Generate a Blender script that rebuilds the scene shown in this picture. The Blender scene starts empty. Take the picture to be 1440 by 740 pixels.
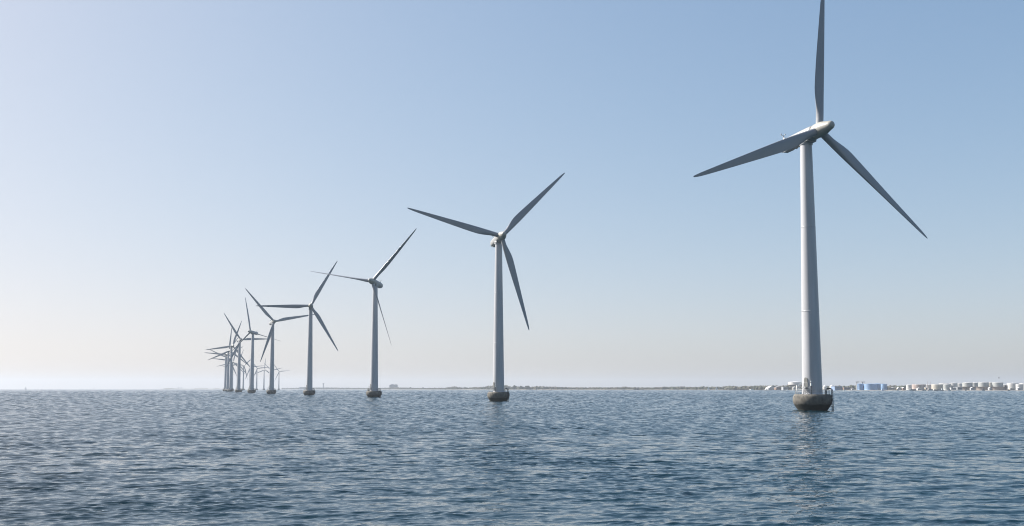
import bpy, bmesh, math, random
import numpy as np
from mathutils import Matrix, Vector, noise as mnoise
rad = math.radians
SC = bpy.context.scene
COL = SC.collection

# ------------------------------------------------------------------ camera, sky, sun, exposure
F = 1415.0                 # focal length in pixels of the 1440 px wide photograph
EYE = 546.5                # row of the horizon
CAM_H = 5.0
cam = bpy.data.objects.new('camera', bpy.data.cameras.new('camera'))
COL.objects.link(cam)
cam.location = (0, 0, CAM_H)
cam.rotation_euler = (rad(90) + math.atan(0.0856), 0, 0)
cam.data.sensor_width = 36
cam.data.lens = F / 1440 * 36
cam.data.shift_y = 55.3 / 1440
cam.data.clip_start = 0.1
cam.data.clip_end = 40000
SC.camera = cam

SUN_BEARING = 294.0        # degrees clockwise from the view direction (ahead and to the left)
SUN_ELEV = 37.0
world = bpy.data.worlds.new('World'); SC.world = world
world.use_nodes = True
wn = world.node_tree.nodes; wl = world.node_tree.links
sky = wn.new('ShaderNodeTexSky'); sky.sky_type = 'NISHITA'; sky.sun_disc = False
sky.sun_elevation = rad(SUN_ELEV)
sky.sun_rotation = rad(SUN_BEARING)
sky.altitude = 0; sky.air_density = 0.85; sky.dust_density = 1.5; sky.ozone_density = 4.0
bg = wn['Background']; bg.inputs['Strength'].default_value = 0.15
hs = wn.new('ShaderNodeHueSaturation'); hs.inputs['Saturation'].default_value = 1.1
wl.new(sky.outputs['Color'], hs.inputs['Color'])
# soft shoulder, so that the bright sky near the sun pales instead of clipping: c / (1 + 0.25 c)
ka = wn.new('ShaderNodeVectorMath'); ka.operation = 'MULTIPLY_ADD'; ka.inputs[1].default_value = (0.25,) * 3; ka.inputs[2].default_value = (1,) * 3
kd = wn.new('ShaderNodeVectorMath'); kd.operation = 'DIVIDE'
wl.new(hs.outputs['Color'], ka.inputs[0]); wl.new(hs.outputs['Color'], kd.inputs[0]); wl.new(ka.outputs[0], kd.inputs[1])
kt = wn.new('ShaderNodeVectorMath'); kt.operation = 'MULTIPLY'; kt.inputs[1].default_value = (1.085, 1.01, 1.0)
wl.new(kd.outputs[0], kt.inputs[0]); wl.new(kt.outputs[0], bg.inputs['Color'])

sl = bpy.data.lights.new('sun', 'SUN'); sl.energy = 4.8; sl.angle = rad(0.5); sl.color = (1.0, 0.96, 0.91)
sun = bpy.data.objects.new('sun', sl); COL.objects.link(sun)
sb, se = rad(SUN_BEARING), rad(SUN_ELEV)
to_sun = Vector((math.sin(sb) * math.cos(se), math.cos(sb) * math.cos(se), math.sin(se)))
sun.rotation_euler = to_sun.to_track_quat('Z', 'Y').to_euler()
sun.location = (-300, 200, 400)

SC.view_settings.view_transform = 'Standard'
SC.view_settings.look = 'None'
SC.view_settings.gamma = 1
SC.view_settings.use_curve_mapping = False
SC.view_settings.exposure = 1.14
SC.cycles.volume_bounces = 2
SC.cycles.max_bounces = 6
SC.cycles.use_denoising = True
SC.cycles.filter_width = 1.1
SC.cycles.caustics_reflective = False
SC.cycles.caustics_refractive = False
SC.cycles.sample_clamp_indirect = 4.0
HAZE_DENSITY = 0.00010
HAZE_ANISO = 0.25

# ------------------------------------------------------------------ helpers
def at(px, d, py=None):
    """world x (and z) of photo column px / row py at forward distance d"""
    x = (px - 720) / F * 0.9963 * d
    if py is None:
        return x
    return x, CAM_H + (EYE - py) / F * d

class MB:
    def __init__(self):
        self.v = []; self.f = []; self.m = []; self.s = []
    def add(self, verts, faces, mat=0, smooth=False):
        b = len(self.v)
        self.v += [tuple(p) for p in verts]
        for f in faces:
            self.f.append(tuple(b + i for i in f)); self.m.append(mat); self.s.append(smooth)
        return self
    def box(self, c, size, mat=0, rz=0.0, taper=1.0):
        cx, cy, cz = c; sx, sy, sz = (s / 2 for s in size)
        co, si = math.cos(rz), math.sin(rz); vs = []
        for z in (-1, 1):
            t = taper if z > 0 else 1.0
            for x, y in ((-1, -1), (1, -1), (1, 1), (-1, 1)):
                X, Y = x * sx * t, y * sy * t
                vs.append((cx + X * co - Y * si, cy + X * si + Y * co, cz + z * sz))
        return self.add(vs, [(3, 2, 1, 0), (4, 5, 6, 7), (0, 1, 5, 4), (1, 2, 6, 5), (2, 3, 7, 6), (3, 0, 4, 7)], mat)
    def rings(self, rings, mat=0, smooth=True, cap0=True, cap1=True, closed=False):
        n = len(rings[0]); vs = [p for r in rings for p in r]; fs = []
        for i in range(len(rings) - 1):
            for j in range(n):
                k = (j + 1) % n
                fs.append((i * n + j, i * n + k, (i + 1) * n + k, (i + 1) * n + j))
        if closed:
            i = len(rings) - 1
            for j in range(n):
                k = (j + 1) % n
                fs.append((i * n + j, i * n + k, k, j))
        self.add(vs, fs, mat, smooth)
        if not closed:
            if cap0: self.add(rings[0], [tuple(range(n - 1, -1, -1))], mat, False)
            if cap1: self.add(rings[-1], [tuple(range(n))], mat, False)
        return self
    def lathe(self, prof, n=48, c=(0, 0, 0), mat=0, cap0=True, cap1=True):
        R = [[(c[0] + r * math.cos(2 * math.pi * j / n), c[1] + r * math.sin(2 * math.pi * j / n), c[2] + z) for j in range(n)] for r, z in prof]
        return self.rings(R, mat, True, cap0, cap1)
    def tube(self, pts, r, n=8, mat=0, r1=None, closed=False):
        P = [Vector(p) for p in pts]; R = []
        for i, p in enumerate(P):
            if closed:
                t = (P[(i + 1) % len(P)] - P[i - 1]).normalized()
            else:
                t = (P[min(i + 1, len(P) - 1)] - P[max(i - 1, 0)]).normalized()
            a = Vector((0, 0, 1)) if abs(t.z) < 0.9 else Vector((1, 0, 0))
            u = t.cross(a).normalized(); w = t.cross(u).normalized()
            q = r if r1 is None else r + (r1 - r) * i / max(1, len(P) - 1)
            R.append([p + (u * math.cos(-2 * math.pi * j / n) + w * math.sin(-2 * math.pi * j / n)) * q for j in range(n)])
        return self.rings(R, mat, True, closed=closed)
    def build(self, name, mats, parent=None, loc=None):
        me = bpy.data.meshes.new(name)
        me.from_pydata(self.v, [], self.f)
        for m in (mats if isinstance(mats, (list, tuple)) else [mats]):
            me.materials.append(m)
        me.polygons.foreach_set('material_index', self.m)
        me.polygons.foreach_set('use_smooth', self.s)
        me.update()
        o = bpy.data.objects.new(name, me); COL.objects.link(o)
        if parent is not None: o.parent = parent
        if loc is not None: o.location = loc
        return o

def tag(o, label, cat, group=None):
    o['label'] = label; o['category'] = cat
    if group: o['group'] = group
    return o
def thing(name, label, cat, loc=(0, 0, 0), rz=0.0, group=None):
    o = bpy.data.objects.new(name, None); COL.objects.link(o)
    o.location = loc; o.rotation_euler = (0, 0, rz); o.empty_display_size = 1
    return tag(o, label, cat, group)

def mat(name, col, rough=0.6, metal=0.0, var=0.12, scale=0.6, stretch=(1, 1, 1), bump=0.0, spec=0.5, second=None, lo=0.35, hi=0.65, detail=4):
    m = bpy.data.materials.new(name); m.use_nodes = True
    nt = m.node_tree; N = nt.nodes; L = nt.links; b = N['Principled BSDF']
    b.inputs['Roughness'].default_value = rough; b.inputs['Metallic'].default_value = metal
    b.inputs['Specular IOR Level'].default_value = spec
    tc = N.new('ShaderNodeTexCoord'); mp = N.new('ShaderNodeMapping'); mp.inputs['Scale'].default_value = stretch
    nz = N.new('ShaderNodeTexNoise'); nz.inputs['Scale'].default_value = scale; nz.inputs['Detail'].default_value = detail
    L.new(tc.outputs['Object'], mp.inputs['Vector']); L.new(mp.outputs['Vector'], nz.inputs['Vector'])
    cr = N.new('ShaderNodeValToRGB')
    c2 = second if second else tuple(c * (1 - var) for c in col)
    cr.color_ramp.elements[0].position = lo; cr.color_ramp.elements[0].color = (*c2, 1)
    cr.color_ramp.elements[1].position = hi; cr.color_ramp.elements[1].color = (*col, 1)
    L.new(nz.outputs['Fac'], cr.inputs['Fac']); L.new(cr.outputs['Color'], b.inputs['Base Color'])
    if bump:
        bp = N.new('ShaderNodeBump'); bp.inputs['Strength'].default_value = bump; bp.inputs['Distance'].default_value = 0.1
        L.new(nz.outputs['Fac'], bp.inputs['Height']); L.new(bp.outputs['Normal'], b.inputs['Normal'])
    return m

# ------------------------------------------------------------------ sea
def sea_material():
    m = bpy.data.materials.new('sea_water'); m.use_nodes = True
    nt = m.node_tree; N = nt.nodes; L = nt.links; b = N['Principled BSDF']
    b.inputs['Base Color'].default_value = (0.002, 0.020, 0.030, 1)
    b.inputs['Roughness'].default_value = 0.06
    b.inputs['IOR'].default_value = 1.333
    geo = N.new('ShaderNodeNewGeometry')
    at_ = N.new('ShaderNodeAttribute'); at_.attribute_type = 'GEOMETRY'; at_.attribute_name = 'unresolved_slope'
    def slope(scale, rot, stretch, detail):
        mp = N.new('ShaderNodeMapping'); mp.inputs['Rotation'].default_value = (0, 0, rot); mp.inputs['Scale'].default_value = stretch
        nz = N.new('ShaderNodeTexNoise'); nz.inputs['Scale'].default_value = scale; nz.inputs['Detail'].default_value = detail
        nz.inputs['Roughness'].default_value = 0.6
        L.new(geo.outputs['Position'], mp.inputs['Vector']); L.new(mp.outputs['Vector'], nz.inputs['Vector'])
        s = N.new('ShaderNodeVectorMath'); s.operation = 'SUBTRACT'; s.inputs[1].default_value = (0.5, 0.5, 0.5)
        L.new(nz.outputs['Color'], s.inputs[0])
        return s
    fine = slope(4.5, 0.35, (0.7, 1.0, 1.0), 4)
    med = slope(0.9, 0.35, (0.45, 1.0, 1.0), 3)
    k1 = N.new('ShaderNodeVectorMath'); k1.operation = 'MULTIPLY'; k1.inputs[1].default_value = (0.22, 0.34, 0.0)
    L.new(fine.outputs[0], k1.inputs[0])
    k2 = N.new('ShaderNodeVectorMath'); k2.operation = 'MULTIPLY'; k2.inputs[1].default_value = (6.0, 9.0, 0.0)
    L.new(med.outputs[0], k2.inputs[0])
    k3 = N.new('ShaderNodeVectorMath'); k3.operation = 'SCALE'
    L.new(k2.outputs[0], k3.inputs[0]); L.new(at_.outputs['Fac'], k3.inputs['Scale'])
    a = N.new('ShaderNodeVectorMath'); a.operation = 'ADD'
    L.new(k1.outputs[0], a.inputs[0]); L.new(k3.outputs[0], a.inputs[1])
    a2 = N.new('ShaderNodeVectorMath'); a2.operation = 'ADD'
    L.new(a.outputs[0], a2.inputs[0]); L.new(geo.outputs['Normal'], a2.inputs[1])
    nn = N.new('ShaderNodeVectorMath'); nn.operation = 'NORMALIZE'
    L.new(a2.outputs[0], nn.inputs[0]); L.new(nn.outputs[0], b.inputs['Normal'])
    return m

def build_sea():
    rng = np.random.default_rng(11)
    r = [1.5]
    while r[-1] < 11000:
        q = r[-1]
        k = 0.03 if q < 24 else (0.0016 if q < 130 else (0.0021 if q < 900 else (0.0026 if q < 4200 else 0.03)))
        r.append(q * (1 + k))
    r = np.array(r)
    fa = np.arange(-40, 40.001, 0.075)
    ca = np.arange(43, 318, 3.0)
    ang = np.radians(np.concatenate([fa, ca]))
    da = np.concatenate([np.full(len(fa), rad(0.075)), np.full(len(ca), rad(3.0))])
    nr, na = len(r), len(ang)
    R = np.repeat(r[:, None], na, 1); A = np.repeat(ang[None, :], nr, 0)
    X = (R * np.sin(A)).astype(np.float32); Y = (R * np.cos(A)).astype(np.float32)
    dr = np.gradient(r)
    sp = np.maximum(np.repeat(dr[:, None], na, 1), R * da[None, :] * 0.7).astype(np.float32)
    Z = np.zeros_like(X); DX = np.zeros_like(X); DY = np.zeros_like(X)
    miss = np.zeros_like(X)
    wind = rad(-22)                       # waves run away from the viewer, a little to the left
    n = 130
    lam = np.exp(rng.uniform(math.log(0.16), math.log(3.4), n))
    lam.sort()
    th = wind + rng.normal(0, rad(30), n)
    ph = rng.uniform(0, 2 * math.pi, n)
    s = np.where(lam < 1.0, 1.0, (1.0 / lam) ** 0.7)
    s *= SEA_SLOPE / math.sqrt((s ** 2).sum() / 2)
    # gusts: broad patches with livelier short waves
    G = np.zeros_like(X)
    for L_, d_, p_ in ((61, .4, 1.), (37, 2.2, 2.), (23, 1.2, .3), (95, 1.7, 4.), (17, -.5, 5.), (9.7, .2, 1.1), (7.1, -.9, 2.3), (5.3, .7, 3.9), (12.9, 1.0, .5), (6.1, 1.6, 5.2)):
        G += np.sin((X * math.sin(d_) * 0.6 + Y * math.cos(d_)) * 2 * math.pi / L_ + p_ + 0.8 * np.sin(X * 0.071 * (1 + d_) + p_))
    G = np.exp(0.10 * G) * 0.98
    for i in range(n):
        k = 2 * math.pi / lam[i]
        w = np.clip(lam[i] / (2.4 * sp) - 1.0, 0, 1)
        miss += ((1 - w) * s[i]) ** 2 / 2
        if w.max() <= 0: continue
        e = int(np.nonzero(w.max(1) > 0)[0][-1]) + 1
        x_, y_ = X[:e], Y[:e]
        P = (x_ * math.sin(th[i]) + y_ * math.cos(th[i])) * k + ph[i]
        a = s[i] / k * w[:e] * (G[:e] if lam[i] < 3 else 1)
        sn = np.sin(P)
        Z[:e] += a * np.cos(P)
        DX[:e] -= a * sn * math.sin(th[i]); DY[:e] -= a * sn * math.cos(th[i])
    # farther out, where the grid cannot carry the short waves, longer ones take over their steepness
    m2 = miss.copy(); left = np.clip(miss, 0, None)
    lam2 = np.exp(np.linspace(math.log(0.8), math.log(48), 84)) * np.exp(rng.normal(0, .02, 84))
    C = [np.exp(-(np.log(l / (4.2 * sp)) / 0.33) ** 2).astype(np.float32) for l in lam2]
    tot = sum(c * c for c in C) / 2
    full = np.clip(tot / 2.0, 0, 1)
    g = np.sqrt(left / np.maximum(tot, 1e-3)) * full
    for l, c in zip(lam2, C):
        q = np.nonzero(c.max(1) > 1e-3)[0]
        t_ = wind + rng.normal(0, rad(32)); p_ = rng.uniform(0, 6.28)
        if not len(q): continue
        q = slice(int(q[0]), int(q[-1]) + 1)
        k = 2 * math.pi / l
        P = (X[q] * math.sin(t_) + Y[q] * math.cos(t_)) * k + p_
        a = c[q] * np.minimum(g[q], 0.20 * k) / k
        Z[q] += a * np.cos(P); sn = np.sin(P)
        DX[q] -= a * sn * math.sin(t_); DY[q] -= a * sn * math.cos(t_)
    miss = miss * (1 - full ** 2)
    V = np.stack([X + DX, Y + DY, Z], -1).reshape(-1, 3)
    i = np.arange(nr - 1)[:, None] * na; j = np.arange(na)[None, :]; k = (j + 1) % na
    Q = np.stack([i + j, i + k, i + na + k, i + na + j], -1).reshape(-1, 4)[:, ::-1]
    me = bpy.data.meshes.new('sea')
    me.vertices.add(len(V)); me.vertices.foreach_set('co', V.astype(np.float32).ravel())
    me.loops.add(Q.size); me.loops.foreach_set('vertex_index', Q.astype(np.int32).ravel())
    me.polygons.add(len(Q)); me.polygons.foreach_set('loop_start', np.arange(0, Q.size, 4, dtype=np.int32))
    me.polygons.foreach_set('loop_total', np.full(len(Q), 4, dtype=np.int32))
    me.polygons.foreach_set('use_smooth', np.ones(len(Q), dtype=bool))
    me.update(calc_edges=True)
    at_ = me.attributes.new('unresolved_slope', 'FLOAT', 'POINT')
    at_.data.foreach_set('value', np.sqrt(miss).astype(np.float32).ravel())
    # the disc under the viewer
    o = bpy.data.objects.new('sea', me); COL.objects.link(o)
    me.materials.append(sea_material())
    o['kind'] = 'structure'
    return o
SEA_SLOPE = 0.185
sea = build_sea()

# ------------------------------------------------------------------ haze
hz = MB().box((0, 0, 60), (26000, 26000, 124))
hm = bpy.data.materials.new('haze_air'); hm.use_nodes = True
hn = hm.node_tree.nodes; hn.remove(hn['Principled BSDF'])
pv = hn.new('ShaderNodeVolumePrincipled')
pv.inputs['Color'].default_value = (0.62, 0.67, 0.74, 1); pv.inputs['Density'].default_value = HAZE_DENSITY
pv.inputs['Anisotropy'].default_value = HAZE_ANISO
hm.node_tree.links.new(pv.outputs['Volume'], hn['Material Output'].inputs['Volume'])
haze = hz.build('haze', hm); haze['kind'] = 'stuff'

# ------------------------------------------------------------------ materials
def paint_white(name, col, streak):
    m = mat(name, col, rough=0.36, var=0.17, scale=0.9, stretch=(1.0, 1.0, 0.07), detail=7)
    return m
M_TOWER = paint_white('tower_paint', (0.43, 0.43, 0.44), 0.1)
M_BLADE = mat('blade_paint', (0.26, 0.265, 0.275), rough=0.27, var=0.10, scale=0.35, stretch=(1, 1, 0.25))
M_NACELLE = mat('nacelle_paint', (0.31, 0.31, 0.30), rough=0.4, var=0.12, scale=0.5)
M_HUB = mat('hub_paint', (0.36, 0.345, 0.30), rough=0.4, var=0.10, scale=0.6)
M_GALV = mat('galvanised_steel', (0.42, 0.43, 0.43), rough=0.5, metal=0.6, var=0.2, scale=3)
M_DARKSTEEL = mat('dark_steel', (0.055, 0.06, 0.065), rough=0.6, var=0.3, scale=2)
M_DOOR = mat('door_paint', (0.16, 0.16, 0.15), rough=0.5, var=0.2, scale=2)
M_RED = mat('red_paint', (0.28, 0.09, 0.07), rough=0.5, var=0.2, scale=3)
M_LAMP = mat('lamp_glass', (0.75, 0.74, 0.70), rough=0.25, var=0.1, scale=3)

def concrete_caisson():
    m = bpy.data.materials.new('caisson_concrete'); m.use_nodes = True
    nt = m.node_tree; N = nt.nodes; L = nt.links; b = N['Principled BSDF']; b.inputs['Roughness'].default_value = 0.85
    tc = N.new('ShaderNodeTexCoord')
    n1 = N.new('ShaderNodeTexNoise'); n1.inputs['Scale'].default_value = 0.9; n1.inputs['Detail'].default_value = 7
    n2 = N.new('ShaderNodeTexNoise'); n2.inputs['Scale'].default_value = 2.2; n2.inputs['Detail'].default_value = 5
    mp = N.new('ShaderNodeMapping'); mp.inputs['Scale'].default_value = (1.6, 1.6, 0.22)
    L.new(tc.outputs['Object'], n1.inputs['Vector']); L.new(tc.outputs['Object'], mp.inputs['Vector']); L.new(mp.outputs['Vector'], n2.inputs['Vector'])
    r1 = N.new('ShaderNodeValToRGB')
    r1.color_ramp.elements[0].position = 0.30; r1.color_ramp.elements[0].color = (0.066, 0.06, 0.05, 1)
    r1.color_ramp.elements[1].position = 0.66; r1.color_ramp.elements[1].color = (0.155, 0.142, 0.118, 1)
    L.new(n1.outputs['Fac'], r1.inputs['Fac'])
    # rust and dirt runs
    r2 = N.new('ShaderNodeValToRGB')
    r2.color_ramp.elements[0].position = 0.52; r2.color_ramp.elements[0].color = (0, 0, 0, 1)
    r2.color_ramp.elements[1].position = 0.72; r2.color_ramp.elements[1].color = (1, 1, 1, 1)
    L.new(n2.outputs['Fac'], r2.inputs['Fac'])
    mx = N.new('ShaderNodeMixRGB'); mx.inputs['Color2'].default_value = (0.05, 0.042, 0.032, 1)
    ms = N.new('ShaderNodeMath'); ms.operation = 'MULTIPLY'; ms.inputs[1].default_value = 0.7
    L.new(r2.outputs['Color'], ms.inputs[0]); L.new(ms.outputs[0], mx.inputs['Fac']); L.new(r1.outputs['Color'], mx.inputs['Color1'])
    # algae, mussels and painted-in overhang shade in the splash zone; ragged upper edge
    sx = N.new('ShaderNodeSeparateXYZ'); L.new(tc.outputs['Object'], sx.inputs[0])
    ad = N.new('ShaderNodeMath'); ad.operation = 'MULTIPLY_ADD'; ad.inputs[1].default_value = -0.9; 
    L.new(n1.outputs['Fac'], ad.inputs[0]); L.new(sx.outputs['Z'], ad.inputs[2])
    mr = N.new('ShaderNodeMapRange'); mr.inputs['From Min'].default_value = 0.85; mr.inputs['From Max'].default_value = 1.15
    mr.inputs['To Min'].default_value = 1; mr.inputs['To Max'].default_value = 0
    L.new(ad.outputs[0], mr.inputs['Value'])
    m2 = N.new('ShaderNodeMixRGB'); m2.inputs['Color2'].default_value = (0.022, 0.024, 0.018, 1)
    L.new(mr.outputs[0], m2.inputs['Fac']); L.new(mx.outputs[0], m2.inputs['Color1'])
    L.new(m2.outputs[0], b.inputs['Base Color'])
    bp = N.new('ShaderNodeBump'); bp.inputs['Strength'].default_value = 0.4; bp.inputs['Distance'].default_value = 0.06
    L.new(n1.outputs['Fac'], bp.inputs['Height']); L.new(bp.outputs['Normal'], b.inputs['Normal'])
    return m
M_CAISSON = concrete_caisson()

# ------------------------------------------------------------------ wind turbine parts
PLAT = 3.68
def bdir(b):                      # unit vector of a bearing (clockwise from +y)
    return Vector((math.sin(rad(b)), math.cos(rad(b)), 0))

def foundation_mesh():
    mb = MB()
    prof = [(2.9, -2.5), (3.05, -0.6), (3.2, 0.0), (3.55, 0.55), (3.95, 1.15), (4.2, 1.65), (4.31, 2.1), (4.34, 2.5), (4.30, 2.95), (4.18, 3.3), (4.06, 3.5), (3.98, 3.58)]
    mb.lathe(prof, 72, mat=0, cap1=False)
    mb.lathe([(3.98, 3.58), (3.93, PLAT), (3.55, PLAT), (3.50, 3.62), (2.2, 3.62)], 72, mat=0, cap0=False, cap1=False)
    mb.lathe([(2.2, 3.62), (2.2, 3.60)], 72, mat=0, cap0=False)
    # lifting sockets in the concrete
    for b in (212, 224, 247, 262, 120, 150, 300, 330):
        for z, r in ((3.12, 4.26), (1.55, 4.17)):
            d = bdir(b); p = d * (r - 0.05); p.z = z
            mb.tube([p, p + d * 0.07], 0.11, 8, mat=1)
    return mb

def railing_mesh():
    mb = MB(); n = 26; r = 3.72
    ring = lambda z: [(r * math.cos(2 * math.pi * i / 52), r * math.sin(2 * math.pi * i / 52), z) for i in range(52)]
    for i in range(n):
        a = 2 * math.pi * i / n
        mb.tube([(r * math.cos(a), r * math.sin(a), PLAT - 0.03), (r * math.cos(a), r * math.sin(a), PLAT + 1.1)], 0.032, 6)
    for z in (PLAT + 0.55, PLAT + 1.1):
        mb.tube(ring(z), 0.03, 6, closed=True)
    return mb

LADDER_B = 124.0     # bearing of the boat landing
def ladder_mesh():
    mb = MB(); d = bdir(LADDER_B); t = Vector((d.y, -d.x, 0))
    for sgn in (-0.45, 0.45):
        o = t * sgn
        # fender tube from the water up, hooped over the platform edge like a hand hold
        pts = [d * 4.5 + o + Vector((0, 0, -1.5)), d * 4.5 + o + Vector((0, 0, PLAT + 0.75))]
        for k in range(1, 9):
            a = math.pi * k / 8
            pts.append(d * (4.5 - 0.7 * (1 - math.cos(a))) + o + Vector((0, 0, PLAT + 0.75 + 0.6 * math.sin(a))))
        pts.append(d * 3.1 + o + Vector((0, 0, PLAT - 0.03)))
        mb.tube(pts, 0.09, 8)
        for z in (0.9, 2.4, 3.3):
            mb.tube([d * 4.5 + o + Vector((0, 0, z)), d * 4.0 + o + Vector((0, 0, z))], 0.07, 6)
    z = -1.0
    while z < PLAT + 0.2:
        mb.tube([d * 4.5 - t * 0.45 + Vector((0, 0, z)), d * 4.5 + t * 0.45 + Vector((0, 0, z))], 0.035, 6); z += 0.3
    return mb

def lamp_post_mesh():
    mb = MB(); d = bdir(200) * 3.2
    mb.tube([d + Vector((0, 0, 3.6)), d + Vector((0, 0, PLAT + 2.7))], 0.085, 8, 0)
    mb.tube([d + Vector((0, 0, PLAT + 1.9)), d + Vector((0, 0, PLAT + 2.1)), d + Vector((0, 0, PLAT + 2.45)), d + Vector((0, 0, PLAT + 2.5))], 0.20, 10, 1)
    mb.tube([d + Vector((0, 0, PLAT + 2.7)), d + Vector((0, 0, PLAT + 3.0)), d + Vector((0, 0, PLAT + 3.05))], 0.13, 10, 1)
    return mb

DOOR_B = 234.0
def tower_r(z): return 2.25 + (1.32 - 2.25) * ((z - 3.62) / (61.8 - 3.62)) ** 1.0
def tower_mesh():
    mb = MB(); prof = [(2.42, 3.615), (2.42, 3.78), (2.26, 3.80)]
    zs = [4.2 + i * 2.4 for i in range(24)]
    for z in zs: prof.append((tower_r(z), z))
    prof += [(1.325, 61.2)]
    mb.lathe(prof, 56, cap0=False)
    # flange rings where the tower sections are bolted together, and faint plate seams
    for z in (22.6, 42.0):
        r = tower_r(z)
        mb.lathe([(r - 0.02, z - 0.09), (r + 0.035, z - 0.07), (r + 0.035, z + 0.07), (r - 0.02, z + 0.09)], 56, cap0=False, cap1=False)
    return mb
def collar_mesh():
    return MB().lathe([(1.30, 61.1), (1.46, 61.25), (1.52, 61.5), (1.52, 61.75), (1.62, 61.95), (1.62, 62.5), (1.2, 62.6)], 48, cap0=False)
def door_mesh():
    mb = MB(); d = bdir(DOOR_B); a = math.atan2(d.y, d.x)
    N = 8; rings = []
    for z0, h, w, off, m in ((PLAT + 1.55, 2.25, 0.95, 0.06, 0),):
        pts = []
        for i in range(16):
            q = 2 * math.pi * i / 16
            pts.append((w / 2 * math.copysign(abs(math.cos(q)) ** 0.6, math.cos(q)), z0 + h / 2 + h / 2 * math.copysign(abs(math.sin(q)) ** 0.6, math.sin(q))))
        t = Vector((-d.y, d.x, 0))
        r0 = [tuple(d * (tower_r(z) - 0.2) + t * x + Vector((0, 0, z))) for x, z in pts]
        r1 = [tuple(d * (tower_r(z) + off) + t * x + Vector((0, 0, z))) for x, z in pts]
        mb.rings([r0, r1], m, False, cap0=False)
    return mb
def stair_mesh():
    mb = MB(); d = bdir(DOOR_B); t = Vector((-d.y, d.x, 0)); r = tower_r(5.2)
    a = math.atan2(d.y, d.x)
    c = d * (r + 0.5); mb.box((c.x, c.y, PLAT + 1.5), (1.0, 1.3, 0.08), rz=a)
    for k in range(6):                                   # steps run down along the tower side
        p = d * (r + 0.5) - t * (0.85 + 0.22 * k)
        mb.box((p.x, p.y, PLAT + 1.3 - 0.24 * k), (0.8, 0.24, 0.05), rz=a)
    for s in (0.15, 0.9):
        for q in (0.62, -0.62, -2.1):
            p = d * (r + s) + t * q; zt = PLAT + 2.55 if q > -1 else PLAT + 1.2
            mb.tube([(p.x, p.y, 3.6), (p.x, p.y, zt)], 0.035, 6)
        A, B, C_ = (d * (r + s) + t * q for q in (0.62, -0.62, -2.1))
        mb.tube([(A.x, A.y, PLAT + 2.55), (B.x, B.y, PLAT + 2.55), (C_.x, C_.y, PLAT + 1.2)], 0.03, 6)
    return mb
def cabinet_mesh():
    mb = MB(); d = bdir(262) * 3.05
    mb.box((d.x, d.y, PLAT + 0.05), (0.9, 0.8, 0.26), rz=0.5)
    mb.box((d.x, d.y, PLAT + 0.78), (0.8, 0.62, 1.2), rz=0.5)
    return mb

def sup(w, h, y, zc, n=32, e=2.6, flat=0.0):
    P = []
    for j in range(n):
        q = 2 * math.pi * j / n
        c, s = math.cos(q), math.sin(q)
        x = w * math.copysign(abs(c) ** (2 / e), c); z = h * math.copysign(abs(s) ** (2 / e), s)
        P.append((x, -y, zc + z))
    return P
# rotor axis is local -y ... the mesh is written with y pointing forwards and flipped in sup()
def nacelle_mesh():
    S = [(-8.9, 0.7, 0.7, -.1), (-8.85, 1.05, 1.05, 0), (-8.6, 1.25, 1.25, 0), (-8.0, 1.36, 1.38, 0), (-5, 1.5, 1.52, 0), (-1, 1.62, 1.62, 0), (1.8, 1.64, 1.62, 0), (2.8, 1.6, 1.58, 0), (3.2, 1.54, 1.52, 0), (3.28, 1.3, 1.3, 0)]
    mb = MB(); mb.rings([sup(w, h, y, z) for y, w, h, z in S])
    # bottom keel towards the tower head, cooling outlet under the tail
    mb.rings([sup(1.35, 0.5, y, -1.42, 24, 3.2) for y in (-2.2, 1.9)])
    mb.box((0, 6.3, -1.42), (1.4, 2.6, 0.36))
    mb.box((0, 3.9, -1.6), (1.1, 0.5, 0.2))
    return mb
def panel_seam_mesh():
    mb = MB()
    mb.box((0, 8.9, -0.15), (1.3, 0.12, 1.2))
    for i in range(5): mb.box((0, 8.98, -0.6 + i * 0.22), (1.15, 0.06, 0.05))
    return mb
def mast_mesh():
    mb = MB()
    mb.tube([(0, 7.6, 1.4), (0, 7.75, 2.2), (0, 7.8, 2.75)], 0.13, 8)
    mb.tube([(-0.55, 7.8, 2.7), (0.55, 7.8, 2.7)], 0.06, 8)
    for s in (-0.55, 0.55):
        mb.tube([(s, 7.8, 2.7), (s, 7.8, 3.05)], 0.05, 6)
        mb.lathe([(0.16, 0), (0.2, 0.08), (0.12, 0.16)], 8, (s, 7.8, 3.0))
    mb.box((0, 7.25, 1.72), (0.9, 0.5, 0.5), taper=0.8)
    return mb
def hub_mesh():
    # rotor centre at the origin, spinner pointing to -y
    S = [(-1.28, 1.3), (-1.25, 1.6), (-0.8, 1.68), (0.2, 1.72), (1.0, 1.66), (2.0, 1.42), (3.0, 1.14), (3.8, 0.98), (4.2, 0.80), (4.42, 0.55), (4.52, 0.22)]
    mb = MB(); mb.rings([sup(w, w, y, 0, 40, 2.0) for y, w in S])
    return mb
def hub_collar_mesh(): pass

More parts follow.
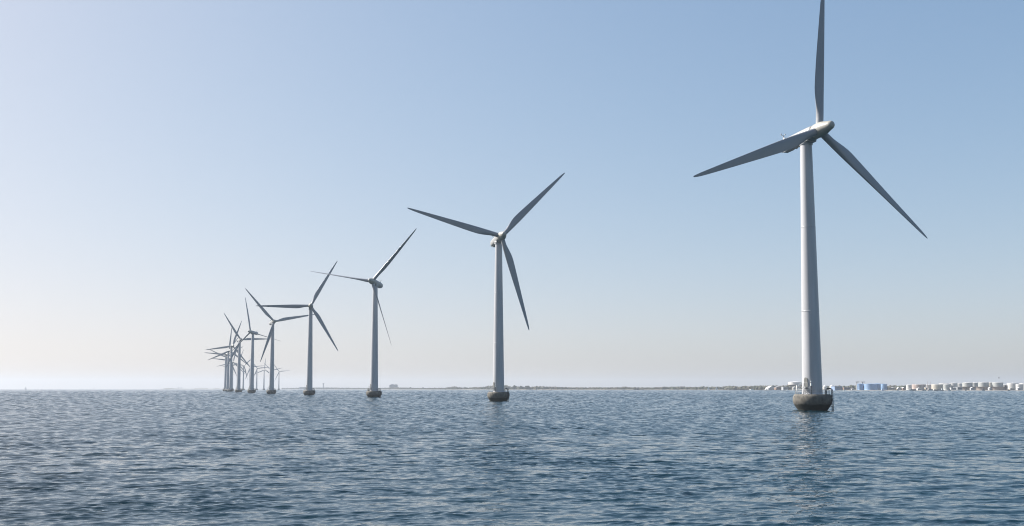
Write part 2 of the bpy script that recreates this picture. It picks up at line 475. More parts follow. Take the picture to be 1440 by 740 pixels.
def blade_mesh():
    # along +z from the rotor centre, chord along x, thickness along y
    mb = MB(); NS = 36; rings = []
    tab = [  # r, chord, thickness ratio, twist deg, roundness
        (1.2, 1.72, 1.0, 14, 1), (2.6, 1.72, 1.0, 14, 1), (3.6, 1.75, .97, 14, .95), (4.6, 1.93, .82, 14, .72), (5.8, 2.2, .64, 13.5, .45), (7.2, 2.48, .50, 12.5, .2), (8.6, 2.68, .40, 11.5, .05),
        (10, 2.74, .34, 10, 0), (12.5, 2.64, .28, 8, 0), (15.5, 2.44, .25, 6, 0), (19, 2.18, .22, 4.2, 0), (23, 1.86, .20, 2.6, 0), (27, 1.55, .19, 1.5, 0), (31, 1.22, .18, .6, 0), (34, .96, .17, .1, 0), (36, .75, .16, 0, 0), (37.2, .52, .16, 0, 0), (37.8, .33, .16, 0, 0), (38, .12, .2, 0, 0)]
    for r, c, th, tw, rd in tab:
        P = []
        ct, st = math.cos(rad(tw)), math.sin(rad(tw))
        for j in range(NS):
            q = 2 * math.pi * j / NS
            xc = 0.5 * (1 + math.cos(q))          # 1 = trailing edge, 0 = leading edge
            yt = 5 * th * (0.2969 * math.sqrt(max(xc, 0)) - 0.126 * xc - 0.3516 * xc ** 2 + 0.2843 * xc ** 3 - 0.1036 * xc ** 4)
            ya = yt if q <= math.pi else -yt
            ya += 0.03 * (1 - rd) * math.sin(math.pi * xc)
            xa = (xc - 0.33) * c; ya *= c
            xo = math.cos(q) * c / 2; yo = math.sin(q) * c * th / 2
            x = xa * (1 - rd) + xo * rd; y = ya * (1 - rd) + yo * rd
            bend = -0.9 * max(0, (r - 8) / 30) ** 2 * 0.0
            P.append((-(x * ct + y * st), -x * st + y * ct + bend, r))
        rings.append(P[::-1])
    mb.rings(rings)
    return mb

# x, y, yaw of the nose (bearing), azimuth of the first blade, blade pitch
TURB = [
 (68.28, 229.69, 155.99, 111.74, 6), (-5.23, 390.65, 164.76, 75.35, 6), (-75.86, 555.3, 193.68, 79.78, 118), (-144.32, 719.02, 168.0, 91.01, 14), (-211.36, 887.22, 153.0, 41.36, 6),
 (-270.69, 1049.98, 196.96, 14.15, 104), (-329.55, 1217.11, 149.3, 32.4, 6), (-388.79, 1395.0, 146.0, 99.47, 6), (-443.53, 1574.68, 143.0, 113.59, 6),
 (-496.2, 1746.8, 150, 86, 6), (-544.6, 1920.2, 152, 65, 6), (-588.9, 2094.6, 150, 85, 6), (-629.2, 2270.1, 150, 105, 6), (-665.7, 2446.3, 152, 100, 6), (-698.5, 2623.3, 150, 73, 6),
 (-727.8, 2800.9, 156, 37, 6), (-753.6, 2979.1, 154, 36, 6), (-776.1, 3157.6, 150, 114, 6), (-795.6, 3336.6, 156, 45, 6), (-812.1, 3515.8, 164, 35, 6)]
TL = [
 'largest white wind turbine standing in the sea on the right, nearest of the row',
 'second nearest white wind turbine, alone near the middle of the water',
 'idle white wind turbine with thin edge-on blades, third from the right in the row',
 'wind turbine with one blade level to the left, in front of the long low terminal',
 'wind turbine fifth from the near end, its level blade reaching behind the neighbour tower',
 'idle wind turbine with one thin blade upright, sixth from the near end of the row',
 'seventh wind turbine of the row, thickest of the bunched towers on the left',
 'eighth wind turbine of the row, just left of the thickest tower in the bunch',
 'leftmost tower of the bunched wind turbines, ninth from the near end',
 'tenth wind turbine of the row, almost hidden behind the leftmost bunched tower',
 'eleventh wind turbine of the row, covered by the leftmost bunched tower',
 'twelfth wind turbine of the row, peeping from behind the second bunched tower',
 'slim far wind turbine standing between the second and the thickest bunched tower',
 'fourteenth wind turbine of the row, behind the thickest bunched tower',
 'slim pale wind turbine left of the idle one with the upright blade',
 'sixteenth wind turbine of the row, behind the idle one with the upright blade',
 'far pale wind turbine, first slim tower right of the idle one with upright blade',
 'far pale wind turbine, second slim tower right of the idle one with upright blade',
 'nineteenth far wind turbine, behind the fifth tower of the row',
 'farthest pale wind turbine, last of the row, right of the fifth tower']
OVER, HUBZ, TILT = 4.6, 63.75, rad(5)

def axes(yaw):
    n = Vector((math.sin(rad(yaw)) * math.cos(TILT), math.cos(rad(yaw)) * math.cos(TILT), math.sin(TILT)))
    u = Vector((math.cos(rad(yaw)), -math.sin(rad(yaw)), 0)); v = u.cross(n)
    if v.z < 0: v = -v
    return n, u, v
def mtx(X, Y, Z, o):
    return Matrix(((X.x, Y.x, Z.x, o.x), (X.y, Y.y, Z.y, o.y), (X.z, Y.z, Z.z, o.z), (0, 0, 0, 1)))

def build_turbine():
    t = thing('wind_turbine', TL[0], 'wind turbine', group='wind turbines standing in a curved row in the sea')
    fo = foundation_mesh().build('foundation', [M_CAISSON, M_DARKSTEEL], t)
    railing_mesh().build('railing', M_GALV, fo)
    ladder_mesh().build('ladder', M_DARKSTEEL, fo)
    lamp_post_mesh().build('lamp_post', [M_DARKSTEEL, M_LAMP], fo)
    tw = tower_mesh().build('tower', M_TOWER, t)
    door_mesh().build('door', M_DOOR, tw)
    stair_mesh().build('stair', M_GALV, tw)
    collar_mesh().build('collar', M_TOWER, tw)
    na = nacelle_mesh().build('nacelle', M_NACELLE, t)
    panel_seam_mesh().build('vent', M_DARKSTEEL, na)
    mast_mesh().build('wind_mast', M_GALV, na)
    hub_mesh().build('hub', M_HUB, t)
    b0 = blade_mesh().build('blade', M_BLADE, t)
    for _ in range(2):
        c = b0.copy(); COL.objects.link(c); c.parent = t
    return t
def copy_tree(o, parent=None):
    kids = list(o.children)
    c = o.copy(); COL.objects.link(c); c.parent = parent
    for k in kids: copy_tree(k, c)
    return c
def pose_turbine(t, x, y, yaw, az, pitch):
    t.location = (x, y, 0)
    n, u, v = axes(yaw)
    hub = Vector((0, 0, HUBZ)) + OVER * Vector((n.x, n.y, 0))
    nz = hub - n * OVER
    X = (-n).cross(v)                                    # local +y points backwards (-n)
    kids = {}
    k = 0
    for c in t.children:
        s = c.name.split('.')[0]
        if s == 'nacelle': c.matrix_basis = mtx(X, -n, v, nz)
        elif s == 'hub':
            c.matrix_basis = mtx(X, -n, v, hub)
        elif s == 'blade':
            a = rad(az + 120 * k); k += 1
            b = math.cos(a) * v + math.sin(a) * u
            B = mtx((-n).cross(b), -n, b, hub)
            c.matrix_basis = B @ Matrix.Rotation(rad(-pitch), 4, 'Z')
first = build_turbine()
turbines = [first] + [copy_tree(first) for _ in TURB[1:]]
for i, t in enumerate(turbines):
    pose_turbine(t, *TURB[i]); t['label'] = TL[i]
# the upright box on the platform of the idle turbine
cabinet_fo = [c for c in turbines[2].children if c.name.startswith('foundation')][0]
cabinet_mesh().build('equipment_box', M_DOOR, cabinet_fo)

# ------------------------------------------------------------------ far shore: land, trees, buildings, tanks, boats
rng = random.Random(5)
M_LAND = mat('shore_ground', (0.13, 0.12, 0.08), rough=0.9, var=0.5, scale=0.02)
M_SAND = mat('beach_sand', (0.328, 0.296, 0.234), rough=0.9, var=0.2, scale=0.05)
M_QUAY = mat('quay_stone', (0.265, 0.242, 0.211), rough=0.85, var=0.4, scale=0.12)
M_WOOD = mat('wood_foliage', (0.060, 0.070, 0.036), rough=0.9, var=0.5, scale=0.05, second=(0.085, 0.070, 0.042))
M_LEAF = mat('tree_foliage', (0.050, 0.070, 0.030), rough=0.8, var=0.5, scale=0.6)
M_BARK = mat('tree_bark', (0.10, 0.075, 0.05), rough=0.9, var=0.4, scale=2)

# shoreline as (photo column, distance)
SHORE = [(395, 6400), (440, 6000), (480, 5600), (560, 4800), (630, 4000), (690, 3500), (760, 3250), (900, 3100), (1020, 2850), (1060, 2600), (1110, 2450), (1165, 2330), (1200, 2200), (1260, 2140), (1340, 2090), (1440, 2060), (1560, 2050), (1800, 2050), (2200, 2100)]
def shore_d(px):
    for (a, da), (b, db) in zip(SHORE, SHORE[1:]):
        if a <= px <= b: return da + (db - da) * (px - a) / (b - a)
    return SHORE[0][1] if px < SHORE[0][0] else SHORE[-1][1]
def land_mesh(stations, profile):
    """profile: list of (inland metres or factor, height); swept along the shoreline"""
    mb = MB(); rows = []
    for px in stations:
        d = shore_d(px)
        row = []
        for inland, z in profile:
            dd = d + inland
            row.append((at(px, dd), dd, z + (0.25 * mnoise.noise((px * 0.11, inland * 0.01, 3.1)) if inland > 5 else 0)))
        rows.append(row)
    n = len(profile); V = [p for r in rows for p in r]; Fc = []
    for i in range(len(rows) - 1):
        for j in range(n - 1):
            Fc.append((i * n + j, (i + 1) * n + j, (i + 1) * n + j + 1, i * n + j + 1))
    return mb.add(V, Fc, 0, True)
st = list(range(395, 2200, 6))
land = land_mesh(st, [(6, -0.8), (14, 1.3), (60, 2.1), (300, 2.6), (1200, 3.2), (3500, 4.5), (4000, -1.0)]).build('land', M_LAND); land['kind'] = 'structure'
beach = land_mesh([p for p in st if 640 <= p <= 1026], [(-16, -0.6), (0, 0.35), (10, 0.9), (17, 1.5), (18, 0.9)]).build('beach', M_SAND); beach['kind'] = 'structure'
quay = land_mesh([p for p in st if p >= 1184], [(-5, -1.0), (-2, 0.3), (2, 1.55), (26, 1.7), (27, 0.4)]).build('quay', M_QUAY); quay['kind'] = 'structure'

# the low island far out on the left
isl = MB(); rows = []
for px in np.arange(221, 330.1, 1.5):
    e = min(1, (px - 221) / 10, (330 - px) / 12)
    h = 0.4 + 5.0 * math.exp(-((px - 237) / 8.0) ** 2) + 2.4 * max(0, e) + 2.4 * (1 if 273 < px < 292 else 0) + 1.3 * mnoise.noise((px * 0.35, 7, 1)) + 2.8 * math.exp(-((px - 304) / 4.5) ** 2)
    h *= max(0.02, e)
    rows.append([(at(px, 6500 + k), 6500 + k, z) for k, z in ((-12, -1), (0, h * 0.7), (60, h + 0.5), (160, h * 0.8), (190, -1))])
V = [p for r in rows for p in r]; Fc = [(i * 5 + j, i * 5 + 5 + j, i * 5 + 6 + j, i * 5 + 1 + j) for i in range(len(rows) - 1) for j in range(4)]
island = isl.add(V, Fc, 0, True).build('island', M_LAND); island['kind'] = 'structure'

# wood: hundreds of merged crowns along the shore that read as one dark band
TOPS = [(395, 546.3), (430, 546.0), (470, 545.9), (500, 546.2), (530, 546.4), (560, 545.6), (572, 545.9), (590, 546.3), (610, 546.3), (626, 546.2), (632, 545.2), (640, 544.8), (646, 545.2), (652, 546.0), (662, 545.6), (675, 545.2), (684, 544.6), (690, 543.6), (700, 544.0), (712, 543.8), (718, 545.0), (728, 545.2), (738, 545.0), (748, 545.4), (760, 544.6), (770, 545.0), (782, 545.4), (800, 545.9), (830, 546.1), (865, 546.0), (880, 545.7), (905, 546.2), (930, 545.6), (950, 545.3), (975, 545.7), (995, 545.3), (1010, 545.4), (1022, 544.7), (1045, 544.4), (1066, 544.2), (1090, 544.0), (1108, 544.4), (1130, 544.8), (1165, 544.6), (1186, 543.9), (1204, 543.7), (1250, 543.9), (1275, 543.9), (1350, 543.9), (1440, 543.5), (1600, 543.5), (1900, 543.0)]
TOPS = [(x, y - (0.7 if x > 700 else 0.3)) for x, y in TOPS]
def top_row(px):
    for (a, ya), (b, yb) in zip(TOPS, TOPS[1:]):
        if a <= px <= b: return ya + (yb - ya) * (px - a) / (b - a)
    return 545
ICO = bmesh.new(); bmesh.ops.create_icosphere(ICO, subdivisions=2, radius=1.0)
ICO_V = [v.co.copy() for v in ICO.verts]; ICO_F = [tuple(v.index for v in f.verts) for f in ICO.faces]; ICO.free()
def clump(mb, c, r, h, seed, rough=0.35):
    vs = []
    for v in ICO_V:
        k = 1 + rough * 2 * mnoise.noise((v.x * 1.9 + seed, v.y * 1.9, v.z * 1.9))
        vs.append((c[0] + v.x * r * k, c[1] + v.y * r * k, c[2] + v.z * h * k))
    mb.add(vs, ICO_F, 0, False)
wood = MB(); px = 397.0
while px < 1900:
    d0 = shore_d(px)
    back = rng.uniform(30, 90) if px < 1150 else rng.uniform(240, 330)
    d = d0 + back
    h = max(2.0, (EYE - top_row(px)) / F * d + CAM_H - 1.5) * rng.uniform(0.95, 1.22)
    z0 = 1.4
    r = rng.uniform(0.4, 0.65) * h + 1.0
    clump(wood, (at(px, d), d, z0 + h * 0.45), r, h * 0.58, rng.uniform(0, 99))
    for _ in range(2):
        clump(wood, (at(px, d) + rng.uniform(-1, 1) * r, d + rng.uniform(-8, 14), z0 + h * rng.uniform(.2, .5)), r * .6, h * .35, rng.uniform(0, 99))
    px += rng.uniform(0.5, 1.1) * r / d * F * 0.75
wo = wood.build('wood', M_WOOD); wo['kind'] = 'stuff'

def build_tree(name, loc, h, w, seed, label, group):
    t = thing(name, label, 'tree', loc, group=group)
    q = random.Random(seed); tr = MB()
    tr.tube([(0, 0, -0.5), (0.1, 0, h * 0.25), (0, 0.1, h * 0.7)], 0.035 * h, 8, r1=0.012 * h)
    lobes = []
    for k in range(9):
        a = k * 2.4 + q.uniform(-.4, .4); rr = w * 0.5 * q.uniform(.35, .72); z = h * q.uniform(.42, .8)
        lobes.append((rr * math.cos(a), rr * math.sin(a), z))
        tr.tube([(0, 0, h * q.uniform(.22, .4)), (rr * .5 * math.cos(a), rr * .5 * math.sin(a), z - h * .14), lobes[-1]], 0.016 * h, 6, r1=0.006 * h)
    tr.build('trunk', M_BARK, t)
    lobes.append((0, 0, h * .82)); cr = MB()
    for (x, y, z) in lobes:
        R_ = w * q.uniform(.2, .28)
        for _ in range(70):
            v = Vector((q.gauss(0, 1), q.gauss(0, 1), q.gauss(0, 1))).normalized() * R_ * q.random() ** .35
            p = Vector((x, y, z)) + Vector((v.x, v.y, v.z * .8)); s = w * q.uniform(.04, .085)
            a = Vector((q.gauss(0, 1), q.gauss(0, 1), q.gauss(0, 1))).normalized(); b = a.orthogonal().normalized(); c = a.cross(b)
            cr.add([p + b * s, p + c * s * .7, p - b * s, p - c * s * .7], [(0, 1, 2, 3)])
    cr.build('crown', M_LEAF, t)
TREES = [  # column, top row, width px, label
 (577, 544.4, 3.0, 'small round tree alone on the low far shore, just right of the big pale block'),
 (595, 544.7, 3.0, 'small round tree on the low far shore, middle of three spaced lone trees'),
 (611.5, 545.3, 3.0, 'small round tree on the low far shore, last lone one before the wooded hump'),
 (654, 543.9, 2.2, 'narrow tree on the far shore right of the low wooded hump'),
 (683.5, 543.4, 3.0, 'small tree on the far shore left of the second nearest turbine foundation'),
 (710.5, 542.6, 6.5, 'round tree close to the right side of the second nearest turbine tower'),
 (723, 542.2, 7.0, 'tallest round tree on the far shore right of the second nearest turbine'),
 (732.5, 542.9, 6.0, 'round tree between the tallest tree and the broad crowned tree on the far shore'),
 (741.5, 542.7, 8.0, 'broad crowned tree right of the tallest round tree on the far shore'),
 (758.5, 543.8, 4.5, 'medium tree standing right of the group of four round trees'),
 (769, 544.1, 5.0, 'last clear tree right of the round tree group before the low wood'),
 (790, 545.2, 3.0, 'tiny tree poking out of the flat wood right of the middle turbine'),
]
for i, (px, py, w, lb) in enumerate(TREES):
    d = shore_d(px) + 24; x, z = at(px, d, py)
    build_tree('tree', (x, d, 1.2), z - 1.2, w / F * d, 40 + i, lb, 'round trees along the far shore')

# ---- buildings
def wall_mat(name, col): return mat(name, col, rough=0.8, var=0.12, scale=0.15)
M_WHITEW = wall_mat('white_wall', (0.562, 0.554, 0.523)); M_GREYW = wall_mat('grey_wall', (0.34, 0.35, 0.36)); M_CREAMW = wall_mat('cream_wall', (0.58, 0.50, 0.38))
M_BLUEW = wall_mat('blue_wall', (0.20, 0.28, 0.42)); M_BROWNW = wall_mat('brown_wall', (0.22, 0.14, 0.10)); M_ROOF = wall_mat('grey_roof', (0.25, 0.25, 0.26)); M_PALEROOF = wall_mat('pale_roof', (0.577, 0.569, 0.562))
M_GLASS = mat('window_glass', (0.05, 0.06, 0.07), rough=0.15, var=0.2, scale=1)
def block(name, label, px0, px1, ytop, d, depth, wm, rm, cat='building', gable=0.0, windows=0, z0=1.2, group=None):
    x0, x1 = at(px0, d), at(px1, d); z1 = CAM_H + (EYE - ytop) / F * d
    t = thing(name, label, cat, ((x0 + x1) / 2, d + depth / 2, z0), group=group)
    w, h = x1 - x0, z1 - z0
    eave = h * (1 - gable)
    MB().box((0, 0, eave / 2 - 0.5), (w, depth, eave + 1)).build('wall', wm, t)
    r = MB()
    if gable:
        o = 0.4
        for a, b in ((-1, 0), (0, 1)):
            xa, xb = a * (w / 2 + o), b * (w / 2 + o); za, zb = (eave - .1, h) if a else (h, eave - .1)
            p = [(xa, -depth / 2 - o, za), (xb, -depth / 2 - o, zb), (xb, depth / 2 + o, zb), (xa, depth / 2 + o, za)]
            q = [(x, y, z + 0.3) for x, y, z in p]
            r.add(p + q, [(3, 2, 1, 0), (4, 5, 6, 7), (0, 1, 5, 4), (1, 2, 6, 5), (2, 3, 7, 6), (3, 0, 4, 7)])
        gw = MB(); gw.add([(-w / 2, -depth / 2 + .02, eave), (w / 2, -depth / 2 + .02, eave), (0, -depth / 2 + .02, h), (-w / 2, depth / 2 - .02, eave), (w / 2, depth / 2 - .02, eave), (0, depth / 2 - .02, h)], [(0, 1, 2), (5, 4, 3), (0, 3, 4, 1)])
        gw.build('gable', wm, t)
    else:
        r.box((0, 0, eave + 0.25), (w + 0.8, depth + 0.8, 0.5))
        r.box((w * 0.2, 0, eave + 0.9), (w * 0.12, depth * 0.4, 0.8))
    r.build('roof', rm, t)
    for k in range(windows):
        zz = eave * (k + 0.6) / windows
        MB().box((0, -depth / 2 - 0.03, zz), (w * 0.9, 0.12, eave / windows * 0.36)).build('window', M_GLASS, t)
    return t
block('terminal_building', 'long low grey terminal building on the far shore behind the fourth turbine', 421, 437, 544.6, 6100, 60, M_GREYW, M_ROOF, windows=2)
block('terminal_building', 'flat terminal wing beside the control tower, right of the fourth turbine', 440.5, 466, 545.3, 6100, 70, M_GREYW, M_ROOF, windows=2)
block('warehouse', 'very low grey shed on the far shore right of the terminal wing', 479, 489, 545.6, 5700, 40, M_GREYW, M_ROOF, windows=1)
h = block('hotel_building', 'big pale block building standing alone on the far shore', 547.5, 558.7, 541.6, 5000, 28, M_GREYW, M_ROOF, windows=6)
MB().box((-6, 0, 23.6), (16, 18, 3.2)).build('roof_storey', M_GREYW, h)
MB().box((12, 0, 23.2), (8, 14, 2.2)).build('roof_storey', M_GREYW, h)
x = at(454.7, 6000)
ct = thing('control_tower', 'slim airport control tower rising above the terminal on the far shore', 'tower', (x, 6000, 1.5))
MB().lathe([(3.4, 0), (2.8, 10), (2.7, 26)], 20).build('shaft', M_GREYW, ct)
MB().lathe([(2.7, 26), (5.0, 28.5), (5.0, 29.6)], 20, cap0=False).build('balcony', M_GREYW, ct)
MB().lathe([(4.3, 29.6), (5.2, 33)], 20).build('cab', M_GLASS, ct)
cr_ = MB().lathe([(5.5, 33), (5.5, 33.7), (2, 34.6)], 20).build('roof', M_ROOF, ct)
MB().tube([(0, 0, 34.4), (0, 0, 38)], 0.25, 6).build('aerial', M_GALV, cr_)
for px, ww, py, lb in ((251.3, 6, 544.1, 'left one of two tiny pale towers on the low island'), (254.8, 5, 544.4, 'right one of two tiny pale towers on the low island')):
    t = thing('fort_tower', lb, 'tower', (at(px, 6560), 6560, 2.0)); hh = (EYE - py) / F * 6560 + 3
    MB().lathe([(ww / 2, 0), (ww / 2 * .85, hh * .8), (ww / 2, hh * .82), (ww / 2, hh * .9)], 16).build('shaft', M_GREYW, t)
    MB().lathe([(ww / 2 * .7, hh * .9), (ww / 2 * .6, hh * .97), (0.3, hh)], 16).build('lantern', M_GREYW, t)
block('house', 'blocky house rising above the flat wood, left of the dark workboat', 875.5, 882, 544.2, shore_d(878) + 110, 16, M_BROWNW, M_ROOF, windows=2)
block('house', 'small square house above the trees, left of the two white sailing boats', 957.2, 960.6, 543.9, shore_d(958) + 110, 10, M_BROWNW, M_ROOF, windows=2)
block('house', 'low pale house at the water edge below the wooded hump on the far shore', 649, 653.5, 547.0, shore_d(650) + 14, 8, M_WHITEW, M_ROOF, gable=.35, windows=1)
block('boat_house', 'bright white gabled shed at the dark breakwater left of the nearest turbine', 1080.5, 1091, 542.9, shore_d(1086) + 18, 30, M_WHITEW, M_PALEROOF, cat='shed', gable=.62)
block('warehouse', 'dark grey shed between the white gabled shed and the round terraced tank', 1091.6, 1101, 543.6, shore_d(1096) + 20, 22, M_BROWNW, M_ROOF, gable=.3, windows=1)
block('warehouse', 'low dark shed beneath the left edge of the round terraced tank', 1101.5, 1107.5, 544.4, shore_d(1104) + 18, 18, M_GREYW, M_ROOF, windows=1)
block('harbour_hut', 'white cube hut just left of the nearest turbine tower', 1120.6, 1124.6, 542.0, shore_d(1122) + 12, 6, M_WHITEW, M_PALEROOF, cat='hut', windows=1)
block('harbour_hut', 'low white hut below the round terraced tank', 1115.5, 1119.8, 544.0, shore_d(1117) + 10, 6, M_WHITEW, M_PALEROOF, cat='hut', gable=.3, windows=1)
block('warehouse', 'low blue grey hall right of the nearest turbine', 1173.8, 1184, 543.6, shore_d(1178) + 20, 26, M_BLUEW, M_ROOF, windows=1)
block('warehouse', 'low brown hall between the blue grey hall and the blue tanks', 1187, 1197, 545.0, shore_d(1192) + 60, 20, M_BROWNW, M_ROOF, windows=1)
block('warehouse', 'long cream hall at the right foot of the blue tanks', 1249, 1262.5, 545.3, shore_d(1256) + 40, 24, M_CREAMW, M_PALEROOF, windows=1)
block('warehouse', 'low cream hall just left of the first white tank', 1263.5, 1273.5, 546.0, shore_d(1268) + 36, 18, M_CREAMW, M_PALEROOF, windows=1)
block('harbour_hut', 'small white quay hut at the left foot of the blue tanks', 1197.5, 1200.8, 546.7, shore_d(1199) + 10, 4, M_WHITEW, M_PALEROOF, cat='hut', windows=1)
block('pump_house', 'low dark pump house in front of the far white tank with a grey side', 1346.5, 1353.5, 544.6, shore_d(1350) + 40, 12, M_GREYW, M_ROOF, windows=1)
block('pump_house', 'small dark square pump house right of the two terraced tanks', 1414.2, 1417.2, 542.6, shore_d(1415) + 26, 4, M_BROWNW, M_ROOF, windows=1)

HUTS = [('small white shed on the quay in front of the rust stained tank', 1290.5, 1295.5, 545.6, M_WHITEW, .3), ('tiny cream shed on the quay left of the two thin red masts', 1301.5, 1304, 545.4, M_CREAMW, 0),
 ('pale flat shed on the quay right of the greenish grey tank', 1337.5, 1345, 545.7, M_WHITEW, 0), ('small grey shed on the quay right of the third terraced tank', 1365.5, 1370.5, 544.9, M_GREYW, .3),
 ('white gabled shed on the quay between the terraced pair', 1391.2, 1394.6, 544.9, M_WHITEW, .35), ('low pale shed on the quay below the broad white tank', 1420.5, 1426.5, 545.8, M_CREAMW, .2),
 ('white shed on the quay near the right edge of the photo', 1431, 1436.5, 545.2, M_WHITEW, .3), ('low brown shed on the quay right of the long cream hall', 1269.8, 1273.2, 544.9, M_BROWNW, .3),
 ('pale shed on the quay between the long cream hall and the low cream hall', 1262.8, 1265.4, 544.8, M_WHITEW, .3)]
for lb, a, b_, y_, wm, gb in HUTS:
    block('harbour_shed', lb, a, b_, y_, shore_d((a + b_) / 2) + 9, 6, wm, M_PALEROOF, cat='shed', gable=gb, windows=1)

# ---- oil tanks
M_TWHITE = mat('tank_white', (0.577, 0.562, 0.530), rough=0.5, var=0.12, scale=0.12, stretch=(1, 1, .3))
M_TCREAM = mat('tank_cream', (0.546, 0.499, 0.413), rough=0.5, var=0.15, scale=0.12, stretch=(1, 1, .3))
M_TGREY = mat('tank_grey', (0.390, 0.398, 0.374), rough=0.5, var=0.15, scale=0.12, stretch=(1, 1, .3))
M_TBLUE = mat('tank_blue', (0.20, 0.33, 0.52), rough=0.45, var=0.12, scale=0.12, stretch=(1, 1, .3))
M_TRUST = mat('tank_rusty', (0.452, 0.406, 0.374), rough=0.7, var=0.5, scale=0.25, stretch=(1, 1, .4), second=(0.34, 0.25, 0.21))
M_TBASE = mat('tank_base', (0.328, 0.273, 0.234), rough=0.8, var=0.3, scale=0.15)
TM = dict(w=M_TWHITE, c=M_TCREAM, g=M_TGREY, b=M_TBLUE, r=M_TRUST)
def tank(label, px0, px1, ytop, back, m, wall=None, cone=0.07):
    pc = (px0 + px1) / 2; d = shore_d(pc) + back; r = (px1 - px0) / 2 / F * d
    d += r; z1 = CAM_H + (EYE - ytop) / F * d; z0 = 1.3; h = z1 - z0
    t = thing('oil_tank', label, 'storage tank', (at(pc, d), d, z0), group='storage tanks of the oil harbour')
    he = h * (1 - cone)
    prof = []; nb = max(4, int(he / 2.2))
    for k in range(nb):                                   # plate courses
        a, b = he * k / nb, he * (k + 1) / nb
        prof += [(r, a - (1.0 if k == 0 else 0)), (r, b - 0.06), (r - 0.025, b - 0.03)]
    prof.append((r, he)); prof.append((r + 0.12, he)); prof.append((r + 0.12, he + 0.1)); prof.append((r - 0.1, he + 0.1))
    MB().lathe(prof, 40, cap0=False).build('shell', TM[m], t)
    rf = MB().lathe([(r - 0.1, he + 0.12), (r * 0.6, he + (h - he) * 0.55), (r * 0.1, h), (0.3, h + 0.02), (0.3, h + 0.5)], 40, cap0=False).build('roof', M_PALEROOF if m != 'b' else M_TBLUE, t)
    rl = MB(); n = 28
    ring = [((r + .05) * math.cos(2 * math.pi * k / n), (r + .05) * math.sin(2 * math.pi * k / n), he + 1.1) for k in range(n)]
    rl.tube(ring, 0.05, 5, closed=True)
    for p in ring[::2]: rl.tube([(p[0], p[1], he), p], 0.05, 5)
    rl.build('railing', M_GALV, t)
    sp = MB()
    for k in range(24):
        a = -1.9 + k * 0.06
        sp.box(((r + .5) * math.cos(a), (r + .5) * math.sin(a), 0.3 + (he - .3) * k / 23), (.9, .5 + r * 0.05, .12), rz=a)
    sp.build('stair', M_GALV, t)
    if wall:
        wx0, wx1, wy = wall; wr = (wx1 - wx0) / 2 / F * d; wz = CAM_H + (EYE - wy) / F * d - z0; wc = (at((wx0 + wx1) / 2, d) - at(pc, d))
        MB().lathe([(wr, -1), (wr, wz), (wr + .2, wz), (wr + .2, wz + .25), (r + 0.1, wz + .25)], 40, (wc * 0, 0, 0), cap0=False, cap1=False).build('base_ring', M_TBASE, t)
    return t
tank('small white tank with shallow roof, closest to the right side of the nearest turbine', 1157, 1163.3, 541.6, 60, 'w', cone=.35)
tank('small white tank between the nearest turbine and the blue grey hall', 1166.8, 1173.4, 541.2, 60, 'w', cone=.35)
tank('light blue tank, leftmost of the blue tanks', 1204.8, 1215.2, 539.6, 30, 'b')
tank('widest light blue tank with a white sunlit side, second from the left', 1215.4, 1232.5, 539.7, 20, 'b')
tank('light blue tank behind the gap, third of the blue tanks', 1226, 1241.5, 539.5, 62, 'b')
tank('light blue tank at the right end of the blue tanks', 1239, 1247.4, 539.9, 26, 'b')
tank('small white tank, first of the white tanks right of the blue ones', 1274.6, 1282.6, 541.0, 70, 'w')
tank('rust stained white tank in front, second of the white tanks right of the blue ones', 1283, 1301.4, 540.3, 36, 'r')
tank('white tank hidden partly behind the rust stained tank', 1299, 1312, 540.6, 90, 'w')
tank('cream tank right of the two thin red masts', 1310.5, 1325.5, 540.3, 60, 'c')
tank('white tank with a dark vent box, behind the cream tank', 1321, 1337, 539.0, 110, 'w')
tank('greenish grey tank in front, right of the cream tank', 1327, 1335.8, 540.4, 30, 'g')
tank('far white tank with a grey side, right of the greenish grey tank', 1335.6, 1346.4, 538.4, 130, 'w')
tank('white tank seen between the grey sided tank and the terraced tanks', 1344.6, 1355.5, 538.8, 180, 'w')
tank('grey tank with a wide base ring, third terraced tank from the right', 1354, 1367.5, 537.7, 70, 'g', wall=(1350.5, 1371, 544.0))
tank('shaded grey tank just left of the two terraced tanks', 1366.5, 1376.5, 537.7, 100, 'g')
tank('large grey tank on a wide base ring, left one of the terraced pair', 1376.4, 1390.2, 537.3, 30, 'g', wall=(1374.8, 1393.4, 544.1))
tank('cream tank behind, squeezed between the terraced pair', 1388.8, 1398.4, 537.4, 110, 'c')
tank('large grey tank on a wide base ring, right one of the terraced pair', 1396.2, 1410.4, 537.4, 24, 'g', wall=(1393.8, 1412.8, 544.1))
tank('low white tank just right of the terraced pair', 1408, 1419, 540.6, 120, 'w')
tank('broad white tank near the right edge of the photo', 1416.8, 1431.5, 538.6, 60, 'w')
tank('white tank in front near the right edge, next to the broad one', 1429, 1438.4, 540.2, 34, 'w')
tank('white tank cut by the right edge of the photo', 1434.5, 1448, 538.8, 90, 'w')
tt = tank('round terraced tank with a white sunlit top, left of the nearest turbine tower', 1108.8, 1128.5, 536.6, 110, 'w', wall=(1106.6, 1129.5, 541.2), cone=.1)

